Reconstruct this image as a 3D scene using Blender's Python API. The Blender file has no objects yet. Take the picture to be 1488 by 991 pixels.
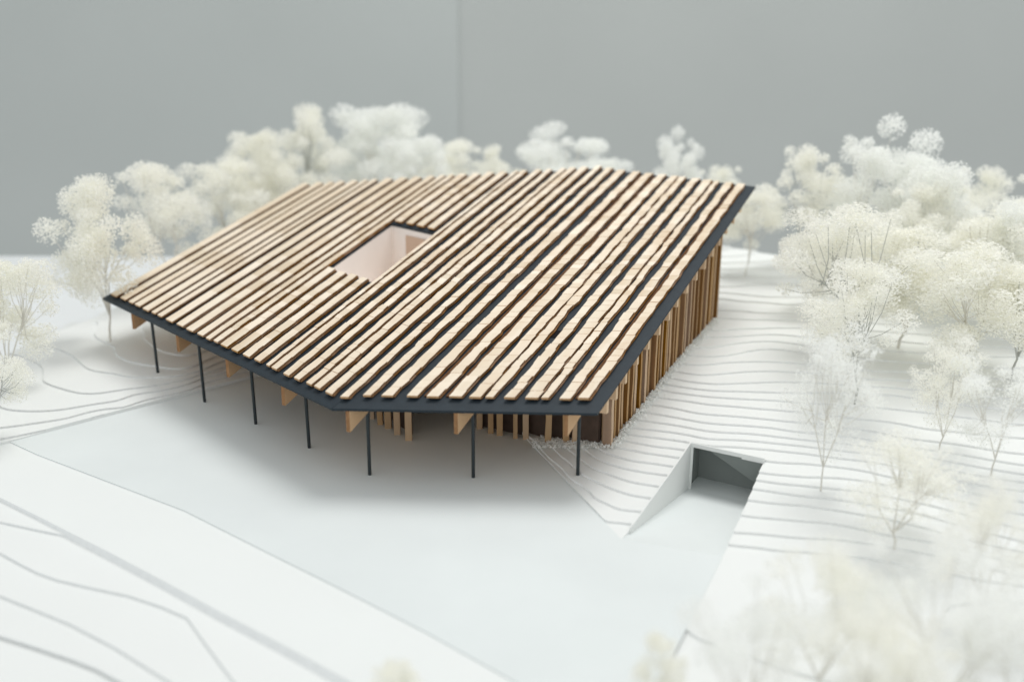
import bpy, bmesh, math, random
import numpy as np
from mathutils import Vector, Matrix, noise

rnd = random.Random(7)
scene = bpy.context.scene
COL = scene.collection

# ------------------------------------------------------------------ camera, world, lamps, exposure
PW, PH = 1488, 991                      # size of the photograph the measurements were taken in
FMM, HOR, ROLL, CAMH = 35.0, 58.0, math.radians(0.4), 0.3671
FPX = FMM / 36.0 * PW
PITCH = math.atan((PH / 2 - HOR) / FPX)
CF = np.array([0, math.cos(PITCH), -math.sin(PITCH)])
_R = np.array([1.0, 0, 0]); _U = np.cross(_R, CF)
CR = _R * math.cos(ROLL) + _U * math.sin(ROLL)
CU = _U * math.cos(ROLL) - _R * math.sin(ROLL)
CC = np.array([0, 0, CAMH])

cam_d = bpy.data.cameras.new("camera"); cam = bpy.data.objects.new("camera", cam_d); COL.objects.link(cam)
cam.matrix_world = Matrix(((CR[0], CU[0], -CF[0], 0), (CR[1], CU[1], -CF[1], 0), (CR[2], CU[2], -CF[2], CAMH), (0, 0, 0, 1)))
cam_d.sensor_width = 36; cam_d.lens = FMM; cam_d.clip_start = 0.02; cam_d.clip_end = 60
cam_d.dof.use_dof = True; cam_d.dof.focus_distance = 0.94; cam_d.dof.aperture_fstop = 3.0
cam_d.dof.aperture_blades = 0
scene.camera = cam

world = bpy.data.worlds.new("World"); scene.world = world; world.use_nodes = True
wb = world.node_tree.nodes["Background"]; wb.inputs[0].default_value = (0.965, 0.99, 1.0, 1); wb.inputs[1].default_value = 0.80

def area_lamp(name, loc, target, size, watts, color):
    d = bpy.data.lights.new(name, 'AREA'); d.shape = 'DISK'; d.size = size; d.energy = watts; d.color = color
    o = bpy.data.objects.new(name, d); COL.objects.link(o); o.location = loc
    o.rotation_euler = (Vector(target) - Vector(loc)).to_track_quat('-Z', 'Y').to_euler()
    return o
area_lamp("studio_lamp", (0.45, 1.75, 2.3), (0.05, 0.95, 0.0), 1.3, 32, (1.0, 0.99, 0.97))

scene.view_settings.view_transform = 'Standard'; scene.view_settings.look = 'None'
scene.view_settings.exposure = 0.0; scene.view_settings.gamma = 1.0; scene.view_settings.use_curve_mapping = False
scene.render.engine = 'CYCLES'
scene.cycles.max_bounces = 14; scene.cycles.diffuse_bounces = 11; scene.cycles.transparent_max_bounces = 8

# ------------------------------------------------------------------ measuring helpers
def ray(px, py):
    d = CF * FPX + CR * (px - PW / 2) - CU * (py - PH / 2)
    return d / np.linalg.norm(d)
def at(px, py, z=0.0):                   # the point at height z seen at (px, py)
    d = ray(px, py); return CC + d * ((z - CC[2]) / d[2])
def on_plane(px, py, p, n):
    d = ray(px, py); return CC + d * (np.dot(p - CC, n) / np.dot(d, n))
def pix(p):
    q = np.asarray(p, float) - CC; w = q @ CF
    return PW / 2 + FPX * (q @ CR) / w, PH / 2 - FPX * (q @ CU) / w
def unit(v): v = np.asarray(v, float); return v / np.linalg.norm(v)

# ------------------------------------------------------------------ materials
def mat(name, color, rough=0.6, spec=0.3, noise_scale=None, amount=0.06, bump=0.0, bump_scale=400, stretch=None, translucent=0.0,
        island=0.0, rotz=0.0, tint=None, detail=4, objrand=0.0):
    m = bpy.data.materials.new(name); m.use_nodes = True
    nt = m.node_tree; N = nt.nodes; L = nt.links
    b = N["Principled BSDF"]; b.inputs["Roughness"].default_value = rough
    b.inputs["Specular IOR Level"].default_value = spec
    col = None
    rgb = N.new("ShaderNodeRGB"); rgb.outputs[0].default_value = (*color, 1); col = rgb.outputs[0]
    tc = N.new("ShaderNodeTexCoord"); mp = N.new("ShaderNodeMapping"); mp.vector_type = 'TEXTURE'
    L.new(tc.outputs["Object"], mp.inputs["Vector"]); mp.inputs["Rotation"].default_value = (0, 0, rotz)
    if stretch: mp.inputs["Scale"].default_value = stretch
    if noise_scale:
        n = N.new("ShaderNodeTexNoise"); n.inputs["Scale"].default_value = noise_scale; n.inputs["Detail"].default_value = detail
        L.new(mp.outputs[0], n.inputs["Vector"])
        r = N.new("ShaderNodeMapRange"); r.inputs["From Min"].default_value = 0.3; r.inputs["From Max"].default_value = 0.7
        r.inputs["To Min"].default_value = 0; r.inputs["To Max"].default_value = 1; L.new(n.outputs["Fac"], r.inputs["Value"])
        mx = N.new("ShaderNodeMix"); mx.data_type = 'RGBA'
        t = tint if tint else tuple(c * (1 - 2 * amount) for c in color)
        mx.inputs["B"].default_value = (*t, 1); L.new(col, mx.inputs["A"])
        fm = N.new("ShaderNodeMath"); fm.operation = 'MULTIPLY'; fm.inputs[1].default_value = 1.0 if not tint else amount
        L.new(r.outputs[0], fm.inputs[0]); L.new(fm.outputs[0], mx.inputs["Factor"]); col = mx.outputs["Result"]
    def vary(src, amt, col):
        hv = N.new("ShaderNodeHueSaturation")
        r2 = N.new("ShaderNodeMapRange"); r2.inputs["To Min"].default_value = 1 - amt; r2.inputs["To Max"].default_value = 1 + amt * .55
        L.new(src, r2.inputs["Value"]); L.new(r2.outputs[0], hv.inputs["Value"])
        r3 = N.new("ShaderNodeMapRange"); r3.inputs["To Min"].default_value = 1 + amt * 1.0; r3.inputs["To Max"].default_value = 1 - amt * .9
        L.new(src, r3.inputs["Value"]); L.new(r3.outputs[0], hv.inputs["Saturation"])
        L.new(col, hv.inputs["Color"]); return hv.outputs[0]
    if island:
        g = N.new("ShaderNodeNewGeometry"); col = vary(g.outputs["Random Per Island"], island, col)
    if objrand:
        oi = N.new("ShaderNodeObjectInfo"); col = vary(oi.outputs["Random"], objrand, col)
    L.new(col, b.inputs["Base Color"])
    if bump:
        n2 = N.new("ShaderNodeTexNoise"); n2.inputs["Scale"].default_value = bump_scale; n2.inputs["Detail"].default_value = 5
        L.new(mp.outputs[0], n2.inputs["Vector"])
        bp = N.new("ShaderNodeBump"); bp.inputs["Strength"].default_value = bump; bp.inputs["Distance"].default_value = 0.0006
        L.new(n2.outputs["Fac"], bp.inputs["Height"]); L.new(bp.outputs[0], b.inputs["Normal"])
    if translucent:
        t = N.new("ShaderNodeBsdfTranslucent"); L.new(col, t.inputs["Color"])
        ms = N.new("ShaderNodeMixShader"); ms.inputs[0].default_value = translucent
        out = N["Material Output"]; L.new(b.outputs[0], ms.inputs[1]); L.new(t.outputs[0], ms.inputs[2]); L.new(ms.outputs[0], out.inputs[0])
    return m

DPLAN = math.atan2(0.900, 0.436)         # direction of the battens in plan
M_CARD = mat("white_card", (0.80, 0.815, 0.80), 0.75, 0.2, 9, 0.012, 0.10, 900)
M_CARDEDGE = mat("card_cut_edge", (0.78, 0.79, 0.78), 0.9, 0.1, 300, 0.06)
M_PLAZA = mat("plaza_board", (0.74, 0.778, 0.772), 0.55, 0.3, 9, 0.028, 0.08, 700)
M_ROAD = mat("road_board", (0.80, 0.82, 0.805), 0.65, 0.25, 8, 0.012, 0.08, 800)
M_HILLEDGE = mat("hill_cut_edge", (0.90, 0.91, 0.90), 0.9, 0.1, 300, 0.03)
M_BANDEDGE = mat("road_edge", (0.87, 0.89, 0.885), 0.9, 0.1, 200, 0.03)
M_TABLE = mat("table_top", (0.77, 0.79, 0.795), 0.6, 0.3, 5, 0.02)
M_SLATE = mat("slate_card", (0.020, 0.031, 0.041), 0.6, 0.25, 120, 0.10, 0.25, 1500)
M_POST = mat("dark_metal", (0.022, 0.032, 0.037), 0.45, 0.4, 200, 0.08)
M_VENEER = mat("pale_veneer", (0.85, 0.745, 0.60), 0.62, 0.25, 60, 0.55, 0.25, 120, (12, 0.7, 1), rotz=DPLAN - math.pi / 2 + math.pi / 2, tint=(0.70, 0.53, 0.36), island=0.12, objrand=0.05)
M_CUT = mat("burnt_cut_edge", (0.34, 0.185, 0.085), 0.8, 0.15, 150, 0.5, 0.0, tint=(0.15, 0.07, 0.03), island=0.25)
M_END = mat("veneer_end", (0.70, 0.44, 0.23), 0.75, 0.15, 300, 0.4, tint=(0.50, 0.28, 0.13), island=0.15)
M_LATH = mat("dark_lath", (0.17, 0.085, 0.04), 0.85, 0.1, 200, 0.4, tint=(0.07, 0.035, 0.018))
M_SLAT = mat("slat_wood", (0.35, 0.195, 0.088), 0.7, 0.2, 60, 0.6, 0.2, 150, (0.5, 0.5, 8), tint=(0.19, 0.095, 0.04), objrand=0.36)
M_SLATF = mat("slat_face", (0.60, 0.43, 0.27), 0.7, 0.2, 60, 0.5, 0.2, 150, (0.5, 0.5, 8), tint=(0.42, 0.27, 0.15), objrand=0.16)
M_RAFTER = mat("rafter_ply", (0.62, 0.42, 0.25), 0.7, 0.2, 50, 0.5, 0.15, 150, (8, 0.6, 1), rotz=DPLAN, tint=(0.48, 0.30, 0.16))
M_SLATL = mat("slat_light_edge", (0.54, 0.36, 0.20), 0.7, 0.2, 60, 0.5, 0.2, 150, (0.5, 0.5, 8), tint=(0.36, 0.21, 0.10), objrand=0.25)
M_PURLIN = mat("pale_ply", (0.76, 0.58, 0.40), 0.7, 0.2, 50, 0.4, 0.1, 150, tint=(0.62, 0.43, 0.27))
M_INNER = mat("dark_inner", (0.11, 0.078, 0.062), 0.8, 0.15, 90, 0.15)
M_SHAFT = mat("shaft_paper", (0.93, 0.875, 0.83), 0.8, 0.1, 30, 0.02)
M_SHAFTW = mat("shaft_wood", (0.62, 0.46, 0.35), 0.7, 0.2, 50, 0.3, 0.0, tint=(0.5, 0.35, 0.25))
M_BACK = mat("grey_backdrop", (0.45, 0.478, 0.465), 0.85, 0.12, 2.5, 0.02)
M_BACK2 = mat("grey_backdrop_b", (0.445, 0.468, 0.453), 0.85, 0.12, 2.5, 0.02)
M_FLORET = mat("dried_floret_white", (0.965, 0.97, 0.95), 0.9, 0.0, translucent=0.5)
M_FLORETC = mat("dried_floret_cream", (0.965, 0.96, 0.915), 0.9, 0.0, translucent=0.5)
M_TWIG = mat("pale_twig", (0.80, 0.78, 0.72), 0.8, 0.1, 300, 0.1)
M_TWIGD = mat("grey_twig", (0.55, 0.56, 0.53), 0.8, 0.1, 300, 0.1)
M_GRAVEL = mat("white_crumb", (0.90, 0.91, 0.89), 0.85, 0.1, island=0.12)
M_HOLESHADE = mat("hole_shade_black", (0.012, 0.012, 0.014), 0.8, 0.1, 100, 0.1)
M_GARAGE = mat("grey_card", (0.30, 0.325, 0.315), 0.8, 0.15, 30, 0.03)
M_BROWN = mat("brown_wood", (0.20, 0.12, 0.06), 0.7, 0.2, 60, 0.2)

# ------------------------------------------------------------------ object helpers
def link(name, me, parent=None):
    o = bpy.data.objects.new(name, me); COL.objects.link(o)
    if parent is not None:
        o.parent = parent; o.matrix_parent_inverse = Matrix.Translation(-Vector(parent.get("base", (0, 0, 0))))
    return o
def mesh_obj(name, V, F, mats, parent=None, fm=None, smooth=False):
    me = bpy.data.meshes.new(name); me.from_pydata([tuple(map(float, v)) for v in V], [], [tuple(f) for f in F])
    for m in (mats if isinstance(mats, (list, tuple)) else [mats]): me.materials.append(m)
    if fm is not None: me.polygons.foreach_set("material_index", list(fm))
    if smooth: me.polygons.foreach_set("use_smooth", [True] * len(F))
    me.update()
    return link(name, me, parent)
def tag(o, label=None, cat=None, group=None, kind=None):
    if label: o["label"] = label
    if cat: o["category"] = cat
    if group: o["group"] = group
    if kind: o["kind"] = kind
    return o
def empty(name, loc):
    o = bpy.data.objects.new(name, None); COL.objects.link(o); o.location = loc; o["base"] = tuple(float(c) for c in loc)
    o.empty_display_size = 0.02
    return o
def hexa(c8):
    """8 corners: bottom ring 0-3, top ring 4-7. faces: bottom, top, then sides 01,12,23,30"""
    return list(c8), [(3, 2, 1, 0), (4, 5, 6, 7), (0, 1, 5, 4), (1, 2, 6, 5), (2, 3, 7, 6), (3, 0, 4, 7)]
def box_axes(c, ax, ay, az):
    c = np.asarray(c, float)
    return hexa([c - ax - ay - az, c + ax - ay - az, c + ax + ay - az, c - ax + ay - az,
                 c - ax - ay + az, c + ax - ay + az, c + ax + ay + az, c - ax + ay + az])
def prism(poly, z0, z1):
    n = len(poly); V = [(p[0], p[1], z0) for p in poly] + [(p[0], p[1], z1) for p in poly]
    a = sum(poly[i][0] * poly[(i + 1) % n][1] - poly[(i + 1) % n][0] * poly[i][1] for i in range(n))
    if a < 0: V = [(p[0], p[1], z0) for p in poly[::-1]] + [(p[0], p[1], z1) for p in poly[::-1]]
    F = [tuple(range(n))[::-1], tuple(range(n, 2 * n))] + [(i, (i + 1) % n, n + (i + 1) % n, n + i) for i in range(n)]
    return V, F
def tube(V, F, pts, radii, sides=6):
    """adds a tapered tube through pts to the lists V, F"""
    pts = [np.asarray(p, float) for p in pts]; rings = []
    for i, p in enumerate(pts):
        d = unit(pts[min(i + 1, len(pts) - 1)] - pts[max(i - 1, 0)])
        a = np.cross(d, [0, 0, 1.0] if abs(d[2]) < .9 else [1.0, 0, 0]); a = unit(a); b = np.cross(d, a)
        r0 = len(V)
        for k in range(sides):
            t = 2 * math.pi * k / sides
            V.append(p + (a * math.cos(t) + b * math.sin(t)) * radii[i])
        rings.append(r0)
    for r0, r1 in zip(rings, rings[1:]):
        for k in range(sides):
            k2 = (k + 1) % sides; F.append((r0 + k, r0 + k2, r1 + k2, r1 + k))
    F.append(tuple(rings[-1] + k for k in range(sides))); F.append(tuple(rings[0] + k for k in range(sides))[::-1])

# ------------------------------------------------------------------ terrain data: contour k of the card stack seen at these points
T = 0.002
SET = -0.0006                            # the stack lies this much below the plaza board
RC = {
 -1: [(1000, 1010), (1105, 1050), (1300, 1100)],
 0.5: [(1040, 848), (1150, 862), (1300, 890)],
 0: [(1006, 917), (1050, 933), (1105, 954), (1200, 980), (1400, 1010)],
 1: [(880, 757), (896, 756.5), (921, 760), (1049, 787), (1100, 792), (1167, 798), (1288, 812), (1487, 848)],
 2: [(786, 650), (817, 679), (837, 698.6), (865, 721), (900, 737), (936.5, 740.6), (1062, 770), (1167, 779), (1288, 791), (1487, 835)],
 3: [(814, 660), (837, 679.4), (847, 688), (900, 711), (945, 721.3), (1075, 745), (1167, 755.5), (1288, 774), (1487, 819)],
 4: [(844, 665), (882, 684.6), (917, 698), (955.7, 704.7), (1087.7, 724.7), (1167, 730.7), (1288, 749), (1487, 800)],
 5: [(852.6, 653), (875, 667), (917, 680), (969.7, 688), (1095, 708), (1167, 718), (1288, 734), (1487, 784)],
 6: [(875, 653), (917, 667), (976.7, 675), (1101.5, 695), (1167, 702), (1288, 718), (1487, 766)],
 7: [(896, 647), (917, 651), (952, 657.5), (983.7, 662), (1106.7, 685), (1167, 690), (1288, 702), (1487, 745)],
 8: [(905, 636.6), (952, 646), (992, 650.6), (1111, 666.5), (1167, 670.7), (1288, 689.6), (1487, 726)],
 9: [(905, 626), (953, 633), (998, 639), (1061, 647), (1120, 651), (1167, 656), (1288, 672), (1487, 710)],
 10: [(907, 616), (958, 623.6), (1025, 634.5), (1120, 641), (1167, 645), (1288, 660), (1487, 698)],
 11: [(922, 605.5), (953, 612), (982, 615.4), (1062, 627), (1121, 631), (1167, 636), (1300, 653.5), (1487, 687)],
 12: [(1004, 608), (1121, 618.5), (1159, 624.6), (1197, 627.6), (1246, 634), (1300, 644), (1487, 673)],
 13: [(1004, 596.6), (1121, 607), (1159, 611.7), (1197, 614), (1246, 621), (1300, 631), (1487, 656)],
 14: [(1004, 581.4), (1060, 588), (1121, 593), (1246, 607), (1300, 612), (1488, 635.4)],
 15: [(1004, 571), (1121, 579), (1246, 588), (1300, 592), (1488, 613)],
 16: [(1004, 561.8), (1060, 566), (1121, 567.5), (1171, 568), (1246, 570), (1300, 572), (1488, 592)],
 17: [(1004, 552.7), (1040, 556.5), (1121, 554), (1246, 559), (1300, 561.7), (1488, 579)],
 18: [(1004, 541.3), (1040, 541.5), (1121, 537), (1195, 541), (1246, 548), (1300, 550.6), (1488, 565.7)],
 19: [(1004, 527.7), (1060, 525), (1121, 524), (1182, 527.7), (1246, 535), (1300, 538.5), (1488, 549.6)],
 20: [(1004, 515), (1050, 516), (1090, 507.5), (1121, 506), (1171, 511), (1246, 519), (1300, 522.4), (1488, 532)],
 21: [(1009, 503.5), (1050, 501), (1090, 495), (1121, 494.7), (1171, 500), (1300, 508), (1488, 516)],
 22: [(1025, 487.6), (1060, 487.5), (1121, 484.5), (1171, 487.8), (1300, 494), (1488, 503)],
 23: [(1045, 478.7), (1108, 475.4), (1173, 475), (1300, 481), (1488, 490)],
 24: [(1050, 460.5), (1108, 463), (1173, 464), (1300, 470), (1488, 478)],
 25: [(1050, 449), (1108, 453.7), (1173, 455), (1300, 458), (1488, 466)],
 26: [(1050, 433), (1108, 437.8), (1173, 441.6), (1300, 445)],
 27: [(1050, 424), (1108, 428.7), (1173, 430), (1300, 434)],
 28: [(1050, 415), (1108, 411), (1173, 413), (1300, 420)],
 29: [(1050, 402), (1108, 402), (1173, 400)],
 30: [(1050, 389.7), (1108, 389.7), (1173, 384.5)],
 31: [(1050, 381), (1090, 380), (1135, 372)],
 32: [(1050, 372), (1080, 370)],
 33: [(1050, 362)],
}
LC = {
 1.6: [(15, 640), (190, 597), (365, 549)],
 2: [(0, 636), (64, 623), (153, 600), (291, 569), (350, 551)],
 3: [(0, 619), (102, 605), (179, 590), (291, 558), (340, 543)],
 4: [(0, 588.5), (51, 595), (128, 587), (200, 570), (291, 547.7)],
 5: [(64, 551.5), (80, 560), (102, 567), (143, 569.4), (204, 561.7), (281, 546.4)],
 6: [(102, 513), (120, 528), (163, 541), (217, 546.4), (288.6, 537.5)],
 7: [(165, 505), (190, 525), (235, 531), (306, 519.6)],
 8: [(215, 495), (255, 513), (294, 510.6)],
 6.4: [(60, 488), (100, 473)], 7.4: [(165, 447)], 3.6: [(0, 560)], 4.5: [(0, 520)],
}
def tps(P, z, smooth=0.0):
    P = np.asarray(P); n = len(P)
    r2 = ((P[:, None] - P[None]) ** 2).sum(-1); K = np.where(r2 > 0, r2 * np.log(r2 + 1e-20) * .5, 0) + smooth * np.eye(n)
    Q = np.c_[np.ones(n), P]; A = np.block([[K, Q], [Q.T, np.zeros((3, 3))]])
    c = np.linalg.solve(A, np.r_[z, 0, 0, 0])
    def f(X):
        X = np.atleast_2d(X); out = np.empty(len(X))
        for s in range(0, len(X), 20000):
            x = X[s:s + 20000]; r2 = ((x[:, None] - P[None]) ** 2).sum(-1)
            out[s:s + 20000] = (np.where(r2 > 0, r2 * np.log(r2 + 1e-20) * .5, 0)) @ c[:n] + c[n] + x @ c[n + 1:]
        return out
    return f
def field(contours, extra):
    P, Z = [], []
    for k, pts in contours.items():
        for px, py in pts:
            p = at(px, py, k * T); P.append(p[:2]); Z.append(k * T)
    for x, y, z in extra: P.append((x, y)); Z.append(z)
    return tps(P, np.array(Z), 3e-5)
APEX = at(903, 783, 0); PE0 = at(767, 640.6, 0)
pe = [(PE0, 1.7), (at(800, 676, 0), 1.6), (at(838, 714, 0), 1.3), (at(866, 744, 0), 1.0), (APEX, 0.3)]
extraR = [(p[0], p[1], k * T) for p, k in pe] + [(0.05, 1.55, 33.3 * T), (-0.2, 1.75, 33 * T), (0.2, 1.7, 34 * T), (-.05, 1.25, 24 * T), (0.7, 1.35, 25 * T), (0.75, 1.1, 19 * T), (.45, 1.5, 30 * T)]
HR = field(RC, extraR); HL = field(LC, [(-0.2, 1.45, 9 * T), (-.9, 1.3, 3.5 * T), (-.7, 1.6, 5 * T), (-0.75, 0.8, 1.5 * T)])
def hr(x, y): return float(HR([(x, y)])[0])
def hl(x, y): return float(HL([(x, y)])[0])

def vplane(p, q, keep):
    """vertical plane through p, q; keep = a point on the kept side -> (co, no) with no pointing to the cleared side"""
    p, q, keep = [np.asarray(v[:2], float) for v in (p, q, keep)]
    d = unit(q - p); n = np.array([d[1], -d[0]])
    if (keep - p) @ n > 0: n = -n
    return (p[0], p[1], 0), (n[0], n[1], 0)

def terraces(H, x0, x1, y0, y1, cell, planes, layers, skirt=-0.03, wob=0.0, mouth=None):
    nx, ny = int((x1 - x0) / cell), int((y1 - y0) / cell)
    X, Y = np.meshgrid(np.linspace(x0, x1, nx + 1), np.linspace(y0, y1, ny + 1))
    XY = np.c_[X.ravel(), Y.ravel()]; Z = H(XY)
    V = [(x, y, z + wob * noise.noise((x * 22, y * 22, 3.1))) for (x, y), z in zip(XY, Z)]
    F = [(j * (nx + 1) + i, j * (nx + 1) + i + 1, (j + 1) * (nx + 1) + i + 1, (j + 1) * (nx + 1) + i) for j in range(ny) for i in range(nx)]
    me = bpy.data.meshes.new("tmp"); me.from_pydata(V, [], F)
    bm = bmesh.new(); bm.from_mesh(me); bpy.data.meshes.remove(me)
    for co, no in planes:
        bmesh.ops.bisect_plane(bm, geom=bm.verts[:] + bm.edges[:] + bm.faces[:], dist=1e-6, plane_co=co, plane_no=no, clear_outer=True)
    if not bm.faces: return
    bmesh.ops.triangulate(bm, faces=bm.faces[:])
    zs = [v.co.z for v in bm.verts]
    for k in range(math.floor(min(zs) / T), math.ceil(max(zs) / T) + 1):
        bmesh.ops.bisect_plane(bm, geom=bm.verts[:] + bm.edges[:] + bm.faces[:], dist=1e-7, plane_co=(0, 0, k * T), plane_no=(0, 0, 1))
    band = {}
    for f in bm.faces: band[f] = math.floor(f.calc_center_median().z / T + 1e-6)
    for f in bm.faces:
        k = band[f]; lv, lf, li = layers.setdefault(k, ([], [], []))
        z = k * T + SET; b = len(lv); vs = [v.co for v in f.verts]
        lv += [(c.x, c.y, z) for c in vs]
        idx = tuple(range(b, b + len(vs))); nz = f.normal.z
        lf.append(idx if nz > 0 else idx[::-1]); li.append(0)
        for e in f.edges:
            zb = None
            if len(e.link_faces) == 1:
                zb = skirt
                mx, my = (e.verts[0].co.x + e.verts[1].co.x) / 2, (e.verts[0].co.y + e.verts[1].co.y) / 2
                if mouth is not None:
                    (ax, ay), (bx, by) = mouth; ll = math.hypot(bx - ax, by - ay); tx, ty = (bx - ax) / ll, (by - ay) / ll
                    if abs((mx - ax) * ty - (my - ay) * tx) < 1e-4 and 0 < (mx - ax) * tx + (my - ay) * ty < ll: zb = z - 0.0012
            else:
                o = e.link_faces[0] if e.link_faces[1] is f else e.link_faces[1]
                if band[o] < k: zb = band[o] * T + SET - 0.0002
            if zb is not None:
                a, c = e.verts[0].co, e.verts[1].co; b = len(lv)
                lv += [(a.x, a.y, z), (c.x, c.y, z), (c.x, c.y, zb), (a.x, a.y, zb)]; lf.append((b, b + 1, b + 2, b + 3))
                li.append(1 if zb != skirt else 0)
    bm.free()

PL0, PL1 = at(1003, 645, 8 * T), at(1110, 668, 8 * T)       # the garage lintel
RL1 = at(1018, 872, 0)
NLW = APEX
far = np.array((0.2, 1.4)); wedge = at(900, 720, 0); rightside = at(1200, 750, 0)
edge0, edge1 = at(1050, 356, 33 * T), at(1135, 371, 31 * T)
edge_dir = unit((edge1 - edge0)[:2])
layersR, layersL = {}, {}
plB = vplane(PL0, PL1, far); plF = vplane(PL0, PL1, wedge)
eplane = vplane(edge0, edge1, (0.2, 1.2))
lwall = vplane((-0.42, 2.0), (-0.1, 1.05), (0.2, 1.3))
terraces(HR, -0.45, 1.15, 0.70, 1.95, 0.0075, [plB, vplane(PE0, APEX, rightside), eplane, lwall], layersR, wob=.0003, mouth=(PL0[:2], PL1[:2]))
terraces(HR, -0.05, 0.25, 0.55, 0.95, 0.005, [plF, vplane(PE0, APEX, wedge), vplane(APEX, PL0, wedge)], layersR, wob=.0002)
terraces(HR, -0.05, 1.15, 0.02, 1.0, 0.0075, [plF, vplane(PL1, RL1, rightside)], layersR, wob=.0003)
E2a, E2b = at(15, 642, 0), at(365, 550, 0)
LEa, LEb = at(60, 490, 6.4 * T), at(165, 447, 7.4 * T)
terraces(HL, -1.3, 0.1, 0.55, 1.75, 0.0075, [vplane(E2a, E2b, (-.6, 1.3)), vplane(LEa, LEb, at(150, 560, 0)), vplane((-0.2, 1.75), (-0.05, 1.0), (-.6, 1.3))], layersL, wob=.0002)

hill = mesh_obj("hillside", *prism([(0.05, 1.0), (0.25, 1.0), (0.25, 1.2), (0.05, 1.2)], -0.03, -0.004), M_CARD)
tag(hill, "white stepped card hillside rising behind and right of the wooden pavilion", kind="structure")
def card_layers(layers, parent, edge):
    for k in sorted(layers):
        V, F, I = layers[k]; me = bpy.data.meshes.new("card_layer"); me.from_pydata(V, [], F)
        me.materials.append(M_CARD); me.materials.append(edge); me.polygons.foreach_set("material_index", I)
        bm = bmesh.new(); bm.from_mesh(me); bmesh.ops.remove_doubles(bm, verts=bm.verts[:], dist=1e-6); bm.to_mesh(me); bm.free(); me.update()
        link("card_layer", me, parent)
card_layers(layersR, hill, M_HILLEDGE)
mound = mesh_obj("mound", *prism([(-.6, 1.2), (-.4, 1.2), (-.4, 1.3), (-.6, 1.3)], -0.03, -0.004), M_CARD)
tag(mound, "white stepped card mound left of the pavilion", kind="structure")
card_layers(layersL, mound, M_CARDEDGE)

# ------------------------------------------------------------------ plaza, ramp, garage, road, low terrain, table, backdrop
def P2(px, py, z=0.0): return tuple(at(px, py, z)[:2])
E1 = [(15, 642), (54, 660), (180, 708), (267, 741), (375, 795), (500, 857), (620, 918), (740, 985), (860, 1056)]
rl2 = RL1[:2] + (RL1 - PL1)[:2] * 1.6
seamR = []
e2far = np.array(E2a[:2]) + (np.array(E2b[:2]) - np.array(E2a[:2])) * 2.6
pl = [P2(*p) for p in E1[:-1]] + [P2(870, 1060), P2(890, 1090)] + [tuple(rl2), tuple(RL1[:2] + (PL1 - RL1)[:2] * .30)] + [tuple(APEX[:2]), tuple(PE0[:2]), tuple(PE0[:2] + (PE0 - APEX)[:2] * 1.3), tuple(e2far)]
plaza = mesh_obj("plaza", *prism(pl, -0.0016, 0.0), [M_PLAZA]); tag(plaza, "smooth pale grey plaza board in front of the pavilion", kind="structure")

# ramp sinking towards the garage mouth
def drop(p, py):                          # height on the vertical line through p that is seen at row py
    lo, hi = -0.2, 0.2
    for _ in range(60):
        m = (lo + hi) / 2
        if pix((p[0], p[1], m))[1] > py: lo = m
        else: hi = m
    return m
zr = drop(PL0, 709)
gdir = unit((PL0 - APEX)[:2]); gin = unit(np.array([-(PL1 - PL0)[1], (PL1 - PL0)[0]]))
if gin[1] < 0: gin = -gin
DEP = 0.032
L1 = PL0[:2] + gdir * DEP; R1 = PL1[:2] + unit((PL1 - RL1)[:2]) * DEP
slope = zr / np.linalg.norm((PL0 - APEX)[:2]); zi = zr + slope * 0.3 * DEP
RA = RL1[:2] + (PL1 - RL1)[:2] * .30
rampV = [(*APEX[:2], -0.0004), (*RA, -0.0004), (*PL1[:2], zr), (*PL0[:2], zr), (*R1, zi), (*L1, zi)]
# widen a little under the neighbouring card
ramp = mesh_obj("ramp", rampV, [(0, 1, 2, 3), (3, 2, 4, 5)], M_PLAZA); tag(ramp, "pale ramp sinking from the plaza into the garage mouth", kind="structure")
zt = 8 * T + SET
def quad_plate(name, a, b, z0a, z0b, z1a, z1b, th, m, parent=None):
    """upright plate from a to b (plan) with bottom/top heights at both ends, thickness th to its left"""
    a, b = np.asarray(a, float), np.asarray(b, float); d = unit(b - a); n = np.array([-d[1], d[0]]) * th
    V, F = hexa([(*a, z0a), (*b, z0b), (*(b + n), z0b), (*(a + n), z0a), (*a, z1a), (*b, z1b), (*(b + n), z1b), (*(a + n), z1a)])
    return mesh_obj(name, V, F, m, parent)
g = empty("garage_mouth", (*((PL0 + PL1)[:2] / 2), zr)); tag(g, "dark rectangular garage mouth cut into the white hillside at the end of the ramp", "garage entrance")
# retaining wall along the ramp: top follows the slope of the card
nseg = 14; a = APEX[:2] + (PL0 - APEX)[:2] * 0.10; b = PL0[:2]; VV, FF = [], []
dn = unit(b - a); nn = np.array([dn[1], -dn[0]])
for i in range(nseg + 1):
    p = a + (b - a) * i / nseg; zz = max(hr(*p), 0.0002) + 0.0009 + 0.0002 * math.sin(i * 2.1)
    zb = slope * np.linalg.norm(p - APEX[:2]) - 0.002
    for off, z in ((0.0013, zb), (0.0013, zz), (0.0001, zz), (0.0001, zb)): VV.append((*(p + nn * off), z))
for i in range(nseg):
    o = 4 * i
    for k in range(4): FF.append((o + k, o + (k + 1) % 4, o + 4 + (k + 1) % 4, o + 4 + k))
FF += [(0, 1, 2, 3)[::-1], tuple(4 * nseg + k for k in range(4))]
mesh_obj("retaining_wall", VV, FF, M_CARD, g)
quad_plate("side_wall", PL0[:2], L1, zr - .004, zi - .004, zt - 0.0012, zt - .0012, 0.001, M_GARAGE, g)
quad_plate("side_wall", PL1[:2] + gdir * .001, R1, zr - .004, zi - .004, zt - 0.0012, zt - .0012, -0.001, M_GARAGE, g)
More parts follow.
